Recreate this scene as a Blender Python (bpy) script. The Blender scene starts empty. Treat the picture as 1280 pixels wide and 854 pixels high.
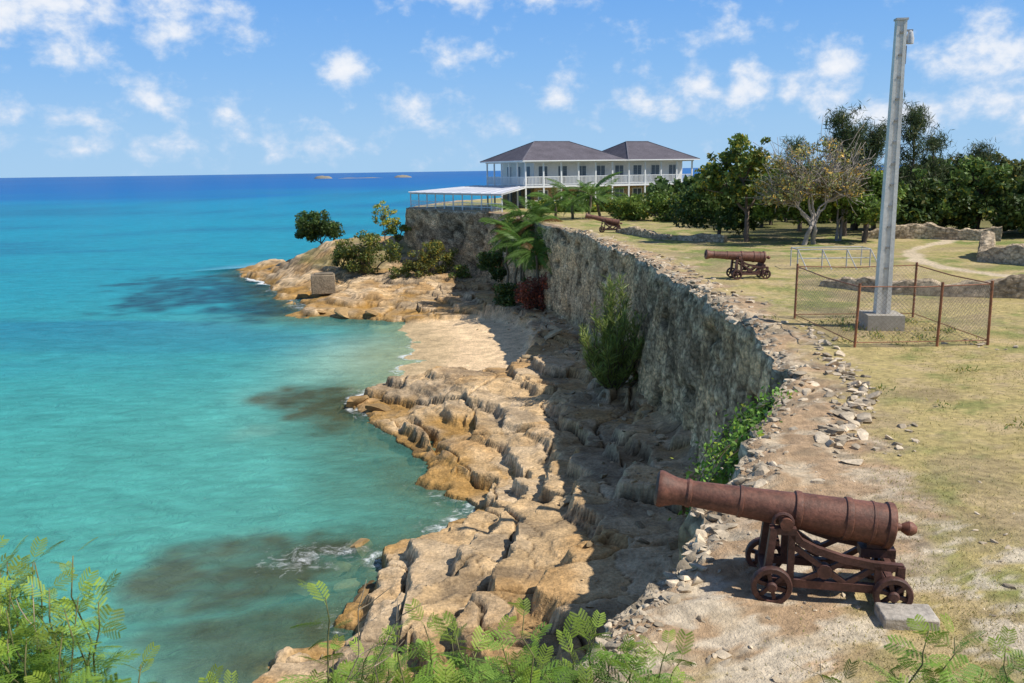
import bpy, numpy as np, math
from mathutils import Vector, Matrix, Euler
rng=np.random.default_rng(11)
SEA=-8.2
scene=bpy.context.scene
# ---------------------------------------------------------------- noise
def h2(ix,iy,seed):
    n=(ix.astype(np.int64)*374761393+iy.astype(np.int64)*668265263+seed*974634777)&0xffffffff
    n=((n^(n>>13))*1274126177)&0xffffffff
    n=((n^(n>>16))*2246822519)&0xffffffff
    return ((n^(n>>15))&0xffffff)/float(0xffffff)
def vn(x,y,seed=0):
    ix=np.floor(x);iy=np.floor(y);fx=x-ix;fy=y-iy
    fx=fx*fx*(3-2*fx);fy=fy*fy*(3-2*fy)
    a=h2(ix,iy,seed);b=h2(ix+1,iy,seed);c=h2(ix,iy+1,seed);d=h2(ix+1,iy+1,seed)
    return (a+(b-a)*fx)*(1-fy)+(c+(d-c)*fx)*fy
def fbm(x,y,seed=0,o=4):
    x=np.asarray(x,float);y=np.asarray(y,float)
    r=np.zeros(np.broadcast(x,y).shape);a=.5;t=0
    for i in range(o):
        r=r+a*vn(x*2**i+i*17.3,y*2**i-i*9.1,seed+i);t+=a;a*=.5
    return r/t-.5
def voro(x,y,seed=0):
    ix=np.floor(x);iy=np.floor(y)
    f1=np.full(x.shape,9.);f2=np.full(x.shape,9.);cid=np.zeros(x.shape)
    for dx in(-1,0,1):
        for dy in(-1,0,1):
            cx=ix+dx;cy=iy+dy
            px=cx+.1+.8*h2(cx,cy,seed);py=cy+.1+.8*h2(cx,cy,seed+7)
            d=np.hypot(px-x,py-y);r=h2(cx,cy,seed+13)
            c=d<f1
            f2=np.where(c,f1,np.minimum(f2,d));cid=np.where(c,r,cid);f1=np.where(c,d,f1)
    return f1,f2,cid
def sst(x,a,b):
    t=np.clip((x-a)/(b-a),0,1);return t*t*(3-2*t)
def mixc(a,b,t):
    t=np.asarray(t)[...,None];return np.asarray(a)*(1-t)+np.asarray(b)*t
# ---------------------------------------------------------------- mesh builder
class MB:
    def __init__(s): s.v=[];s.c=[];s.f=[];s.n=0
    def add(s,v,f,mat=0,col=(1,1,1),smooth=False):
        v=np.asarray(v,float).reshape(-1,3);f=np.asarray(f,int)
        s.v.append(v);s.c.append(np.broadcast_to(np.asarray(col,float),(len(v),3)))
        s.f.append((f+s.n,mat,smooth));s.n+=len(v)
    def box(s,c,size,mat=0,col=(1,1,1),R=None):
        q=np.array([[x,y,z] for x in(-.5,.5) for y in(-.5,.5) for z in(-.5,.5)])*np.array(size)
        if R is not None:q=q@np.array(R).T
        s.add(q+np.array(c),[[0,1,3,2],[4,6,7,5],[0,4,5,1],[2,3,7,6],[0,2,6,4],[1,5,7,3]],mat,col)
    def beam(s,a,b,w,h,mat=0,col=(1,1,1)):
        a=np.array(a,float);b=np.array(b,float);d=b-a;L=np.linalg.norm(d);d/=L
        up=np.array([0,0,1.]) if abs(d[2])<.95 else np.array([0,1.,0])
        y=np.cross(up,d);y/=np.linalg.norm(y);z=np.cross(d,y)
        s.box((a+b)/2,(L,w,h),mat,col,np.stack([d,y,z],1))
    def tube(s,path,rad,seg=6,mat=0,col=(1,1,1),smooth=True,cap=True):
        P=np.array(path,float);n=len(P);rad=np.broadcast_to(rad,(n,))
        T=np.gradient(P,axis=0);T/=np.linalg.norm(T,axis=1)[:,None]+1e-9
        m=T.mean(0);ref=np.array([0,0,1.]) if abs(m[2])<.7*np.linalg.norm(m)+1e-9 else np.array([1.,0.1,0])
        A=np.cross(T,ref);A/=np.linalg.norm(A,axis=1)[:,None]+1e-9;B=np.cross(T,A)
        an=np.arange(seg)*2*math.pi/seg
        V=P[:,None]+rad[:,None,None]*(A[:,None]*np.cos(an)[None,:,None]+B[:,None]*np.sin(an)[None,:,None])
        i=np.arange(n-1)[:,None]*seg;j=np.arange(seg)[None];k=(j+1)%seg
        F=np.stack([i+j,i+k,i+seg+k,i+seg+j],-1).reshape(-1,4)
        s.add(V.reshape(-1,3),F,mat,col,smooth)
        if cap:
            b=s.n-n*seg
            s.f.append((np.array([[b+q for q in range(seg)]]),mat,False))
            s.f.append((np.array([[b+(n-1)*seg+q for q in range(seg)]]),mat,False))
    def lathe(s,prof,o,ax,seg=24,mat=0,col=(1,1,1)):
        ax=np.array(ax,float);ax/=np.linalg.norm(ax)
        ref=np.array([0,0,1.]) if abs(ax[2])<.8 else np.array([1.,0,0])
        A=np.cross(ax,ref);A/=np.linalg.norm(A);B=np.cross(ax,A)
        p=np.array(prof,float);an=np.arange(seg)*2*math.pi/seg
        V=np.array(o)+p[:,0,None,None]*ax+p[:,1,None,None]*(A*np.cos(an)[:,None]+B*np.sin(an)[:,None])[None]
        n=len(p);i=np.arange(n-1)[:,None]*seg;j=np.arange(seg)[None];k=(j+1)%seg
        F=np.stack([i+j,i+k,i+seg+k,i+seg+j],-1).reshape(-1,4)
        s.add(V.reshape(-1,3),F,mat,col,True)
    def leaves(s,P,size,asp=.5,mat=1,col=(.05,.1,.02),up=0.,var=.5,yel=.0):
        n=len(P);size=size*(.6+.8*rng.random(n))
        d=rng.normal(size=(n,3));d[:,2]+=up;d/=np.linalg.norm(d,axis=1)[:,None]
        e=np.cross(d,rng.normal(size=(n,3)));e/=np.linalg.norm(e,axis=1)[:,None]+1e-9
        a=d*size[:,None]*.5;b=e*size[:,None]*.5*asp
        V=np.stack([P-a,P-a*.1+b,P+a,P-a*.1-b],1).reshape(-1,3)
        c=np.array(col)*(1-var/2+var*rng.random(n)[:,None]*1.3)
        y=(rng.random(n)<yel)[:,None];c=np.where(y,c*np.array([2.6,1.6,1.0]),c)
        s.add(V,np.arange(4*n).reshape(-1,4),mat,np.repeat(c,4,0))
    def build(s,name,mats,parent=None,loc=(0,0,0),rotz=0,sharp=35):
        V=np.concatenate(s.v);C=np.concatenate(s.c)
        me=bpy.data.meshes.new(name)
        me.vertices.add(len(V));me.vertices.foreach_set('co',V.ravel())
        nl=sum(f.size for f,_,_ in s.f);npoly=sum(len(f) for f,_,_ in s.f)
        me.loops.add(nl);me.polygons.add(npoly)
        me.loops.foreach_set('vertex_index',np.concatenate([f.ravel() for f,_,_ in s.f]))
        tot=np.concatenate([np.full(len(f),f.shape[1]) for f,_,_ in s.f])
        st=np.concatenate([[0],np.cumsum(tot)[:-1]])
        me.polygons.foreach_set('loop_start',st)
        me.polygons.foreach_set('material_index',np.concatenate([np.full(len(f),m) for f,m,_ in s.f]))
        me.polygons.foreach_set('use_smooth',np.concatenate([np.full(len(f),sm) for f,_,sm in s.f]))
        me.update(calc_edges=True);me.validate()
        a=me.color_attributes.new('Col','FLOAT_COLOR','POINT')
        a.data.foreach_set('color',np.concatenate([C,np.ones((len(C),1))],1).ravel())
        for m in mats:me.materials.append(m)
        if sharp:
            try:me.set_sharp_from_angle(angle=math.radians(sharp))
            except Exception:pass
        o=bpy.data.objects.new(name,me);scene.collection.objects.link(o)
        o.location=loc;o.rotation_euler[2]=rotz
        if parent:o.parent=parent
        return o
def empty(name,loc=(0,0,0),rz=0):
    e=bpy.data.objects.new(name,None);scene.collection.objects.link(e);e.location=loc;e.rotation_euler[2]=rz;e.empty_display_size=.3;return e
# ---------------------------------------------------------------- materials
def node(nt,t,**k):
    n=nt.nodes.new(t)
    for a,b in k.items():
        if a=='inp':
            for i,v in b.items():n.inputs[i].default_value=v
        else:setattr(n,a,b)
    return n
def attrmat(name,rough=.85,n1=(1.,.75,1.2),n2=(12.,.8,1.15),bump=.4,bscale=20.,bdist=.03,spec=.3,vor=None,det=4.):
    m=bpy.data.materials.new(name);m.use_nodes=True;nt=m.node_tree;b=nt.nodes['Principled BSDF'];L=nt.links.new
    tc=node(nt,'ShaderNodeTexCoord');at=node(nt,'ShaderNodeAttribute',attribute_name='Col')
    cur=at.outputs['Color']
    def mul(a,b_):
        x=node(nt,'ShaderNodeMix',data_type='RGBA',blend_type='MULTIPLY');x.inputs[0].default_value=1
        L(a,x.inputs[6]);L(b_,x.inputs[7]);return x.outputs[2]
    for s,lo,hi in (n1,n2):
        t=node(nt,'ShaderNodeTexNoise',inp={'Scale':s,'Detail':det,'Roughness':.65});L(tc.outputs['Object'],t.inputs['Vector'])
        r=node(nt,'ShaderNodeMapRange',inp={1:.3,2:.7,3:lo,4:hi});L(t.outputs['Fac'],r.inputs[0]);cur=mul(cur,r.outputs[0])
    t=node(nt,'ShaderNodeTexNoise',inp={'Scale':bscale,'Detail':4.,'Roughness':.65});L(tc.outputs['Object'],t.inputs['Vector']);hgt=t.outputs['Fac']
    if vor:
        v=node(nt,'ShaderNodeTexVoronoi',feature='F1',inp={'Scale':vor[0]})
        mp=node(nt,'ShaderNodeMapping',inp={'Scale':(1,1,vor[3])})
        tn=node(nt,'ShaderNodeTexNoise',inp={'Scale':vor[0]*1.2,'Detail':2.});L(tc.outputs['Object'],tn.inputs['Vector'])
        ad=node(nt,'ShaderNodeVectorMath',operation='MULTIPLY_ADD');L(tn.outputs['Color'],ad.inputs[0]);ad.inputs[1].default_value=(.7/vor[0],)*3;L(tc.outputs['Object'],ad.inputs[2])
        L(ad.outputs[0],mp.inputs[0]);L(mp.outputs[0],v.inputs['Vector'])
        r=node(nt,'ShaderNodeMapRange',inp={1:.4,2:.75,3:1.,4:vor[2]});L(v.outputs['Distance'],r.inputs[0]);cur=mul(cur,r.outputs[0])
        a=node(nt,'ShaderNodeMath',operation='MULTIPLY_ADD');L(r.outputs[0],a.inputs[0]);a.inputs[1].default_value=1.2;L(hgt,a.inputs[2]);hgt=a.outputs[0]
        sx=node(nt,'ShaderNodeSeparateColor');L(v.outputs['Color'],sx.inputs[0])
        r=node(nt,'ShaderNodeMapRange',inp={1:0.,2:1.,3:vor[1],4:2-vor[1]});L(sx.outputs[0],r.inputs[0]);cur=mul(cur,r.outputs[0])
    L(cur,b.inputs['Base Color']);b.inputs['Roughness'].default_value=rough;b.inputs['Specular IOR Level'].default_value=spec
    if bump>0:
        bp=node(nt,'ShaderNodeBump',inp={'Strength':bump,'Distance':bdist});L(hgt,bp.inputs['Height']);L(bp.outputs[0],b.inputs['Normal'])
    return m
def leafmat(name,transl=.3,rough=.5,spec=.3):
    m=bpy.data.materials.new(name);m.use_nodes=True;nt=m.node_tree;b=nt.nodes['Principled BSDF'];L=nt.links.new
    at=node(nt,'ShaderNodeAttribute',attribute_name='Col');L(at.outputs['Color'],b.inputs['Base Color']);b.inputs['Roughness'].default_value=rough;b.inputs['Specular IOR Level'].default_value=spec
    tr=node(nt,'ShaderNodeBsdfTranslucent');L(at.outputs['Color'],tr.inputs[0]);mx=node(nt,'ShaderNodeMixShader');mx.inputs[0].default_value=transl
    L(b.outputs[0],mx.inputs[1]);L(tr.outputs[0],mx.inputs[2]);L(mx.outputs[0],nt.nodes['Material Output'].inputs[0]);return m
M_lawn=attrmat('lawn_mat',.95,(.5,.85,1.12),(7.,.6,1.32),.9,32.,.04,det=6.)
M_rock=attrmat('rock_mat',.88,(1.3,.66,1.25),(9.,.66,1.28),.9,7.,.10,det=5.,spec=.15)
M_wall=attrmat('rubble_wall_mat',.95,(.7,.62,1.3),(9.,.62,1.36),.7,14.,.05,vor=(5.2,.76,.55,1.4),det=5.,spec=.05)
M_stone=attrmat('loose_stone_mat',.92,(2.,.7,1.2),(14.,.7,1.25),.6,18.,.03,spec=.15)
M_leaf=leafmat('leaf_mat')
M_bark=attrmat('bark_mat',.9,(3.,.7,1.2),(20.,.7,1.2),0,25.,.02)
M_rust=attrmat('rust_iron_mat',.6,(4.,.55,1.4),(26.,.65,1.3),.5,45.,.008,spec=.45)
M_white=attrmat('white_paint_mat',.6,(.7,.9,1.05),(6.,.93,1.04),0,30.,.01)
M_roof=attrmat('shingle_roof_mat',.8,(.6,.8,1.2),(7.,.7,1.3),.4,18.,.03)
M_conc=attrmat('concrete_mat',.85,(1.2,.78,1.12),(12.,.82,1.1),.3,30.,.01)
M_metal=attrmat('grey_metal_mat',.5,(2,.8,1.1),(20,.8,1.1),0,30.,.01)
M_grass=leafmat('grass_blade_mat',.2,.9,.1)
# ---------------------------------------------------------------- site plan (metres, viewpoint at x=0,y=0)
WP=np.array([(-24,-12),(-16,-3),(-9,2),(-3,5.2),(.0,6.7),(.8,7.7),(1.33,8.73),(2.13,10.18),(2.96,12),(4.04,14.3),(5.0,16.4),(5.95,18.3),(6.35,20.5),(6.5,24.1),(6.7,31.5),(6.34,43.1),(5.6,54),(4.7,63.4),(1.6,78),(-1,90),(-12.6,106),(-9,125),(0,140),(30,160)],float)
yy=np.arange(-12,160,.05);xx=np.interp(yy,WP[:,1],WP[:,0])
k=np.ones(15)/15;xs=np.convolve(np.pad(xx,7,mode='edge'),k,'valid')
xs=xs+fbm(yy*.8,yy*0,3,3)*.5*sst(yy,6,10)+fbm(yy*3,yy*0+4,9,3)*.34*sst(22-yy,0,4)
def wx(y):return np.interp(y,yy,xs)
COAST=np.array([(-24,-14),(-17,2),(-10,12),(-6.5,18),(-4.75,23.5),(-4.4,27.2),(-3.0,28.6),(-1.3,31.3),(-2.6,33),(-4.1,34.9),(-4.6,38.5),(-7.8,43.4),(-8.9,49),(-7.2,52.5),(-7.0,58),(-7.2,65),(-10,73.3),(-14,75.6),(-19.4,78.4),(-21,84),(-25.2,91.9),(-28,101),(-37.4,117.6),(-34,124),(-20,132),(0,146),(60,170),(260,230),(260,-60),(-24,-60)],float)
def segd(x,y,P,closed):
    d=np.full(x.shape,1e9);n=len(P)
    for i in range(n if closed else n-1):
        a=P[i];b=P[(i+1)%n];e=b-a;t=np.clip(((x-a[0])*e[0]+(y-a[1])*e[1])/(e@e),0,1)
        d=np.minimum(d,np.hypot(x-a[0]-t*e[0],y-a[1]-t*e[1]))
    return d
def inside(x,y,P):
    r=np.zeros(x.shape,bool);n=len(P)
    for i in range(n):
        a=P[i];b=P[(i+1)%n]
        if a[1]==b[1]:continue
        c=((a[1]>y)!=(b[1]>y))&(x<(b[0]-a[0])*(y-a[1])/(b[1]-a[1])+a[0]);r^=c
    return r
def coastd(x,y):
    X=x+fbm(x*.5,y*.5,31,5)*2.6;Y=y+fbm(x*.5+9,y*.5,37,5)*2.6
    d=segd(X,Y,COAST,True);return np.where(inside(X,Y,COAST),d,-d)
def zbase(y):return np.interp(y,[0,8,28,42,64,78,90,106,125],[-5,-5,-5.2,-5.9,-6.4,-6.7,-7.,-5.2,-5.])
BEACH=np.array([(-12,74),(-4,73.5),(-.2,71),(1.9,64),(1.6,57),(-.5,50.8),(-5.5,49.8),(-9,50.5),(-12,56)],float)
def sandm(x,y):
    d=segd(x,y,BEACH,True);s=np.where(inside(x,y,BEACH),d,-d)+fbm(x*.6,y*.6,77,3)*1.8
    return sst(s,-.6,.7)
def zlawn(x,y):
    s=np.clip(1-y/6.8,0,1);z=2.7*s**1.1
    e=x-wx(y)
    z=z+.16*fbm(x*.2,y*.2,21,3)*sst(y,6,9)+.2*sst(y,84,92)
    z=z+(.36*fbm(x*1.6,y*1.6,23,5)+.05)*sst(1.7-e,0,1.2)+.03*fbm(x*3,y*3,25,3)
    return z-.12*sst(.35-e,0,.3)
# ---------------------------------------------------------------- rocky shore
def nu(segs):
    out=[]
    for a,b,s in segs:out.append(np.arange(a,b-1e-6,s))
    return np.concatenate(out)
def gridfaces(ny,nx):
    i=np.arange(ny-1)[:,None]*nx;j=np.arange(nx-1)[None]
    return np.stack([i+j,i+j+1,i+nx+j+1,i+nx+j],-1).reshape(-1,4)
gx=nu([(-60,-36,.8),(-36,-13,.22),(-13,9,.08),(9,14.1,.8)]);gy=nu([(-8,15,.5),(15,40,.07),(40,66,.11),(66,100,.22),(100,140,.45)])
X,Y=np.meshgrid(gx,gy)
dc=coastd(X,Y);dw=segd(X,Y,WP,False)
e=X-wx(Y)
sand=sandm(X,Y)
t=np.clip(dc,0,None)/(np.clip(dc,0,None)+dw+1e-3)
zb=zbase(Y)
zr=SEA+(zb-SEA)*(.6*t+.4*t**.5)+.30*sst(dc,-.1,.6)*(.4+1.2*vn(X*.3,Y*.3,8))
zs=SEA+(zb-SEA)*(.22*t+.5*t**2.4)
Z=zr*(1-sand)+zs*sand
Z=np.where(dc<0,SEA-.2*(-dc)**.8,Z)
Z=Z+2.3*np.exp(-(((X+19)/8.5)**2+((Y-109)/9)**2))*sst(dc,0,5)
a=.35;Xw=X+3.6*fbm(X*.20,Y*.20,41,4);Yw=Y+3.6*fbm(X*.20+5,Y*.20,43,4)
xr=Xw*math.cos(a)+Yw*math.sin(a);yr=-Xw*math.sin(a)+Yw*math.cos(a)
f1,f2,c1=voro(xr*.26,yr*.15,51);cr1=sst(f2-f1,0,.03)
g1,g2,c2=voro(xr*.62+.5*fbm(X,Y,52,3),yr*.40,53);cr2=sst(g2-g1,0,.04)
amp=(1-sand)*np.where(dc>0,1,np.exp(dc/1.6))*sst(dw,-.2,1.2)
Zp=Z+amp*(fbm(X*.14,Y*.14,61,3)*1.5+fbm(X*.42,Y*.42,63,4)*.75+(c1-.5)*.30)
dip=.05*Xw+.035*Yw
def terrace(z,st,lo):
    q=z/st;fl=np.floor(q);return (fl+sst(q-fl,lo,1.))*st
Z1=terrace(Zp+dip+.30*fbm(X*.6,Y*.6,65,5)+(c2-.5)*.16,.58,.84)-dip-.16*fbm(X*.6,Y*.6,65,5)
m1=.25+.75*sst(fbm(X*.22+7,Y*.22,69,3),-.12,.12)
Zq=Zp*(1-m1)+Z1*m1
Z2=terrace(Zq+dip*1.4+.2*fbm(X*.9,Y*.9,66,5),.15,.78)-dip*1.4-.1*fbm(X*.9,Y*.9,66,5)
m2=.3+.5*vn(X*.35+3,Y*.35,70)
Zt=Zq*(1-m2)+Z2*m2
Z=Zp*(1-amp)+Zt*amp+amp*((cr1-1)*.22+(cr2-1)*.10*vn(X*.3,Y*.3,9)+fbm(X*2.6,Y*2.6,71,5)*.12)+sand*fbm(X*1.,Y*1.,73,3)*.06
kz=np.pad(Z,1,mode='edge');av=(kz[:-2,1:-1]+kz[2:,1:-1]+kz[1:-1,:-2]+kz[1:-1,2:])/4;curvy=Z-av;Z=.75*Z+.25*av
Z=np.where(e>.6,np.minimum(Z,zb-.3),Z)
hh=Z-SEA
beige=np.array([.62,.43,.235]);tan=np.array([.50,.31,.14]);gold=np.array([.40,.22,.055]);wet=np.array([.10,.07,.035])
C=mixc(beige,tan,sst(fbm(X*.35,Y*.35,81,5),-.12,.12))
C=mixc(C,np.array([.68,.53,.36]),sst(c2+.6*fbm(X*1.2,Y*1.2,82,4),.45,.9)*.5)
C=mixc(C,np.array([.28,.205,.13]),sst(fbm(X*.6+30,Y*.6,83,5),.0,.15)*.65)
band=vn((Z+dip)*9,X*.25+Y*.1,84);C=C*(.8+.35*band)[...,None]
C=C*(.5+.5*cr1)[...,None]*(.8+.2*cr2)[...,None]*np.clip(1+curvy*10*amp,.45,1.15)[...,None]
C=mixc(C,gold,sst(.7-hh+fbm(X*.5,Y*.5,85,3)*1.5,0,.5)*.8)
C=mixc(C,wet,sst(.13-hh+fbm(X*1.5,Y*1.5,86,3)*.35,0,.2)*.85)
Cs=mixc(np.array([.84,.61,.37]),np.array([.58,.43,.25]),sst(.22-hh,0,.18))
C=mixc(C,Cs,sand)
C=mixc(C,np.array([.17,.17,.06]),sst(fbm(X*.25+3,Y*.25,88,4)+.05,.02,.12)*sst(Y,86,93)*sst(hh,1.5,2.5)*.6)
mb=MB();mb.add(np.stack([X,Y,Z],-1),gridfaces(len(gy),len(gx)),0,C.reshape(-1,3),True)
mb.build('rocky_shore',[M_rock],sharp=50)
SX,SY,SZ=gx,gy,Z
def zshore(x,y):
    i=np.clip(np.searchsorted(SX,x),1,len(SX)-1);j=np.clip(np.searchsorted(SY,y),1,len(SY)-1);return float(SZ[j,i])
# ---------------------------------------------------------------- lawn
ry=nu([(-12,7,.4),(7,30,.1),(30,70,.28),(70,160,1.)])
ox=np.concatenate([nu([(0,4,.08),(4,22,.18),(22,60,1.)]),60+np.cumsum(1.35**np.arange(1,14))])
Yl=np.repeat(ry[:,None],len(ox),1);Xl=wx(ry)[:,None]+ox[None]
Zl=zlawn(Xl,Yl);E=Xl-wx(Yl)
PATHP=np.array([(34,60),(26,52),(20.8,46),(19,41),(18.7,37.5),(20.3,34.4),(24,31.5),(34,28)],float)
dp=segd(Xl,Yl,PATHP,False)+fbm(Xl*.8,Yl*.8,91,3)*.6
straw=np.array([.49,.385,.16]);green=np.array([.21,.245,.065]);dirt=np.array([.47,.32,.19]);pale=np.array([.62,.51,.36])
n1=fbm(Xl*.22,Yl*.22,93,5);n2=fbm(Xl*1.1,Yl*1.1,95,6);n3=fbm(Xl*4,Yl*4,96,3)
C=mixc(straw,green,np.clip(sst(n1+n2*.9+n3*.5,-.08,.2)*.75+sst(Yl,24,60)*.35,0,1))
C=mixc(C,np.array([.56,.42,.235]),sst(-n2+n3*.6,.02,.2)*.7)
C=mixc(C,np.array([.36,.27,.15]),sst(fbm(Xl*.6+40,Yl*.6,90,5),.05,.2)*.6)
bare=sst(1.7+1.2*sst(20-Yl,0,10)-E+n1*3+n2*3.2+n3,0,1.2)
C=mixc(C,dirt,bare)
C=mixc(C,pale,bare*sst(fbm(Xl*2.4,Yl*2.4,97,5),.0,.15)*.8)
C=mixc(C,np.array([.22,.17,.11]),bare*sst(fbm(Xl*3.4+8,Yl*3.4,98,4),.05,.2)*.6)
C=mixc(C,np.array([.66,.56,.42]),sst(fbm(Xl*2.6,Yl*3.8,99,4),.05,.10)*sst(11.2-Yl+n1*4,0,2)*.85)
C=mixc(C,np.array([.66,.53,.36]),sst(.5-dp,0,.22)*.95)
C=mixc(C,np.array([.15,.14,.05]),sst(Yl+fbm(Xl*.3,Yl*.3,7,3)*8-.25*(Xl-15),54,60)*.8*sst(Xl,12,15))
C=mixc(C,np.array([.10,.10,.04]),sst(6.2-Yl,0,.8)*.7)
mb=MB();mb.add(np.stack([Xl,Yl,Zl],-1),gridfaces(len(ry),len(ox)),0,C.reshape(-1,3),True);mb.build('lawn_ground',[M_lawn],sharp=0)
# ---------------------------------------------------------------- sea wall
sy=[-12.]
while sy[-1]<150:
    y=sy[-1];ds=.11 if 7<y<45 else(.22 if y<92 else .5)
    sl=(wx(y+.3)-wx(y))/.3;sy.append(y+ds/math.sqrt(1+min(sl*sl,9)))
sy=np.array(sy);sx=wx(sy)
T=np.stack([np.gradient(sx),np.gradient(sy)],1)
kk=np.ones(9)/9;T=np.stack([np.convolve(np.pad(T[:,i],4,mode='edge'),kk,'valid') for i in(0,1)],1);T/=np.linalg.norm(T,axis=1)[:,None]
Nn=np.stack([-T[:,1],T[:,0]],1);S=np.concatenate([[0],np.cumsum(np.hypot(np.diff(sx),np.diff(sy)))])
K=62;tt=np.linspace(0,1,K)
topz=zlawn(sx,sy)+.03;top=topz+.22*fbm(S*1.2,S*0,101,5)
bot=zbase(sy)-1.3
dep=(top-bot)[:,None]*tt[None];Zw=top[:,None]-dep
SS=np.repeat(S[:,None],K,1)
w1,w2,wc=voro(SS*3.6+fbm(SS,Zw,102,2),Zw*5.,103)
disp=.10*dep+ .05*(wc-.5)+.04*(sst(w2-w1,0,.2)-1)+.6*fbm(SS*.3,Zw*.4,105,5)+.2*fbm(SS*1.6,Zw*1.6,107,5)
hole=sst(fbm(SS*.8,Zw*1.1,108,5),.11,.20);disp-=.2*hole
disp*=sst(dep,-.05,.35)
rough=sst(18-sy,0,2)[:,None]*sst(sy,5,7)[:,None]
disp+=rough*(.5*sst(dep,1,4)*(.5+fbm(SS*.3,Zw*.3,109,3)*2))
Xw_=sx[:,None]+Nn[:,0:1]*disp;Yw_=sy[:,None]+Nn[:,1:2]*disp
inr=np.stack([sx-Nn[:,0]*.5,sy-Nn[:,1]*.5,zlawn(sx-Nn[:,0]*.5,sy-Nn[:,1]*.5)-.25],-1)[:,None]
V=np.concatenate([inr,np.stack([Xw_,Yw_,Zw],-1)],1)
C=mixc(np.array([.80,.53,.29]),np.array([.62,.44,.26]),sst(fbm(SS*.5,Zw*.6,111,5),-.1,.12))
C=mixc(C,np.array([.27,.20,.13]),sst(fbm(SS*.22,Zw*.35,113,6)+.30*(.28-tt[None]),-.02,.14)*.75)
C=mixc(C,np.array([.17,.125,.08]),sst(fbm(SS*1.6,Zw*.5,115,5),.05,.2)*.65)
C=mixc(C,np.array([.88,.66,.41]),sst(fbm(SS*1.6,Zw*1.6,114,4),.05,.2)*.5)
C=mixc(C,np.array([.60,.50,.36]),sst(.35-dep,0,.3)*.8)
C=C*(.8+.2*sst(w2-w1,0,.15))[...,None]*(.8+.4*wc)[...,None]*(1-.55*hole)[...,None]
C=np.concatenate([C[:,:1],C],1)
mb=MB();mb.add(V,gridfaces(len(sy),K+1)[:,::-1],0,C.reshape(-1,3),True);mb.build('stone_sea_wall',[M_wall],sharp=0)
# ---------------------------------------------------------------- stones
def icotemp():
    import bmesh
    bm=bmesh.new();bmesh.ops.create_icosphere(bm,subdivisions=2,radius=1);v=np.array([x.co[:] for x in bm.verts]);f=np.array([[q.index for q in p.verts] for p in bm.faces]);bm.free();return v,f
IV,IF=icotemp()
def stone(mb,p,s,col,flat=.6,mat=0):
    q=IV.copy()*1.25;d=rng.normal(size=(8,3));d/=np.linalg.norm(d,axis=1)[:,None];d=np.concatenate([d,[[0,0,1.]]])
    for n in d:
        h=.38+.32*rng.random();pr=q@n;q=q-np.clip(pr-h,0,None)[:,None]*n
    q*=np.array([1.25,.6+.6*rng.random(),flat*(.7+.8*rng.random())])*s
    a=rng.random()*6.28;c,sn=math.cos(a),math.sin(a);tl=rng.normal()*.28
    R=np.array([[c,-sn,0],[sn,c,0],[0,0,1]])@np.array([[math.cos(tl),0,math.sin(tl)],[0,1,0],[-math.sin(tl),0,math.cos(tl)]])
    mb.add(q@R.T+np.array(p),IF,mat,np.array(col)*(.5+.7*rng.random()))
SC=(.62,.51,.37)
mb=MB()
for i in range(1700):
    y=7.2+60*rng.random()**1.6;e=abs(rng.normal())*.24+.02 if rng.random()<.85 else rng.random()*1.5
    x=wx(y)+e
    if 2.2<x<4.6 and 7.3<y<9.3:continue
    s=(.025+.10*rng.random()**3)*(1.+.4*(y>24))
    stone(mb,(x,y,float(zlawn(np.array(x),np.array(y)))+s*.05),s,SC)
def rubline(a,b,n,w,s0,s1):
    a=np.array(a,float);b=np.array(b,float)
    for i in range(n):
        p=a+(b-a)*rng.random()+rng.normal(size=2)*w;s=s0+(s1-s0)*rng.random()**2
        stone(mb,(p[0],p[1],float(zlawn(p[:1],p[1:])[0])+s*.15),s,SC)
rubline((5.0,13.2),(6.9,17.0),120,.2,.04,.16);rubline((6.9,17.0),(7.5,19.8),70,.16,.04,.15);rubline((6.0,12.6),(6.6,15),20,.3,.03,.09)
rubline((8.0,28),(7.6,45),40,.3,.05,.14);rubline((7.5,20),(8.3,24.5),35,.2,.05,.14)
rubline((5.5,9.5),(7,8),14,.6,.03,.07);rubline((10.5,22),(12.5,20.8),12,.3,.04,.1)
rubline((5.,7.5),(7,10),70,1.,.012,.035);rubline((2.4,7.4),(4.,12),110,.5,.012,.04)
mb.build('stone_rubble',[M_stone])
mb=MB()
for x,y,s in[(-5.4,29,.6),(-6,27.4,.45),(-5.2,26.2,.5),(-7.2,45.5,.7),(-8.6,47,.8),(1.8,66,.5),(-5,24.6,.5),(.8,51.2,.5),(2.2,50,.5),(2.7,56,.6),(3,60,.5),(-15,77,.8),(-12,76.3,.6),(-17.5,79,.8),(-22,86,.7),(-6.8,25.6,.45)]:
    z=max(zshore(x,y),SEA-.3);stone(mb,(x,y,z+s*.05),s,(.40,.26,.12) if z<SEA+.6 else(.58,.43,.25),.45)
for i in range(420):
    y=18+56*rng.random();x=wx(y)-.9-abs(rng.normal())*1.8;s=.05+.2*rng.random()**3
    stone(mb,(x,y,zshore(x,y)+s*.1),s,(.55,.41,.25))
mb.build('shore_boulders',[M_stone])
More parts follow.
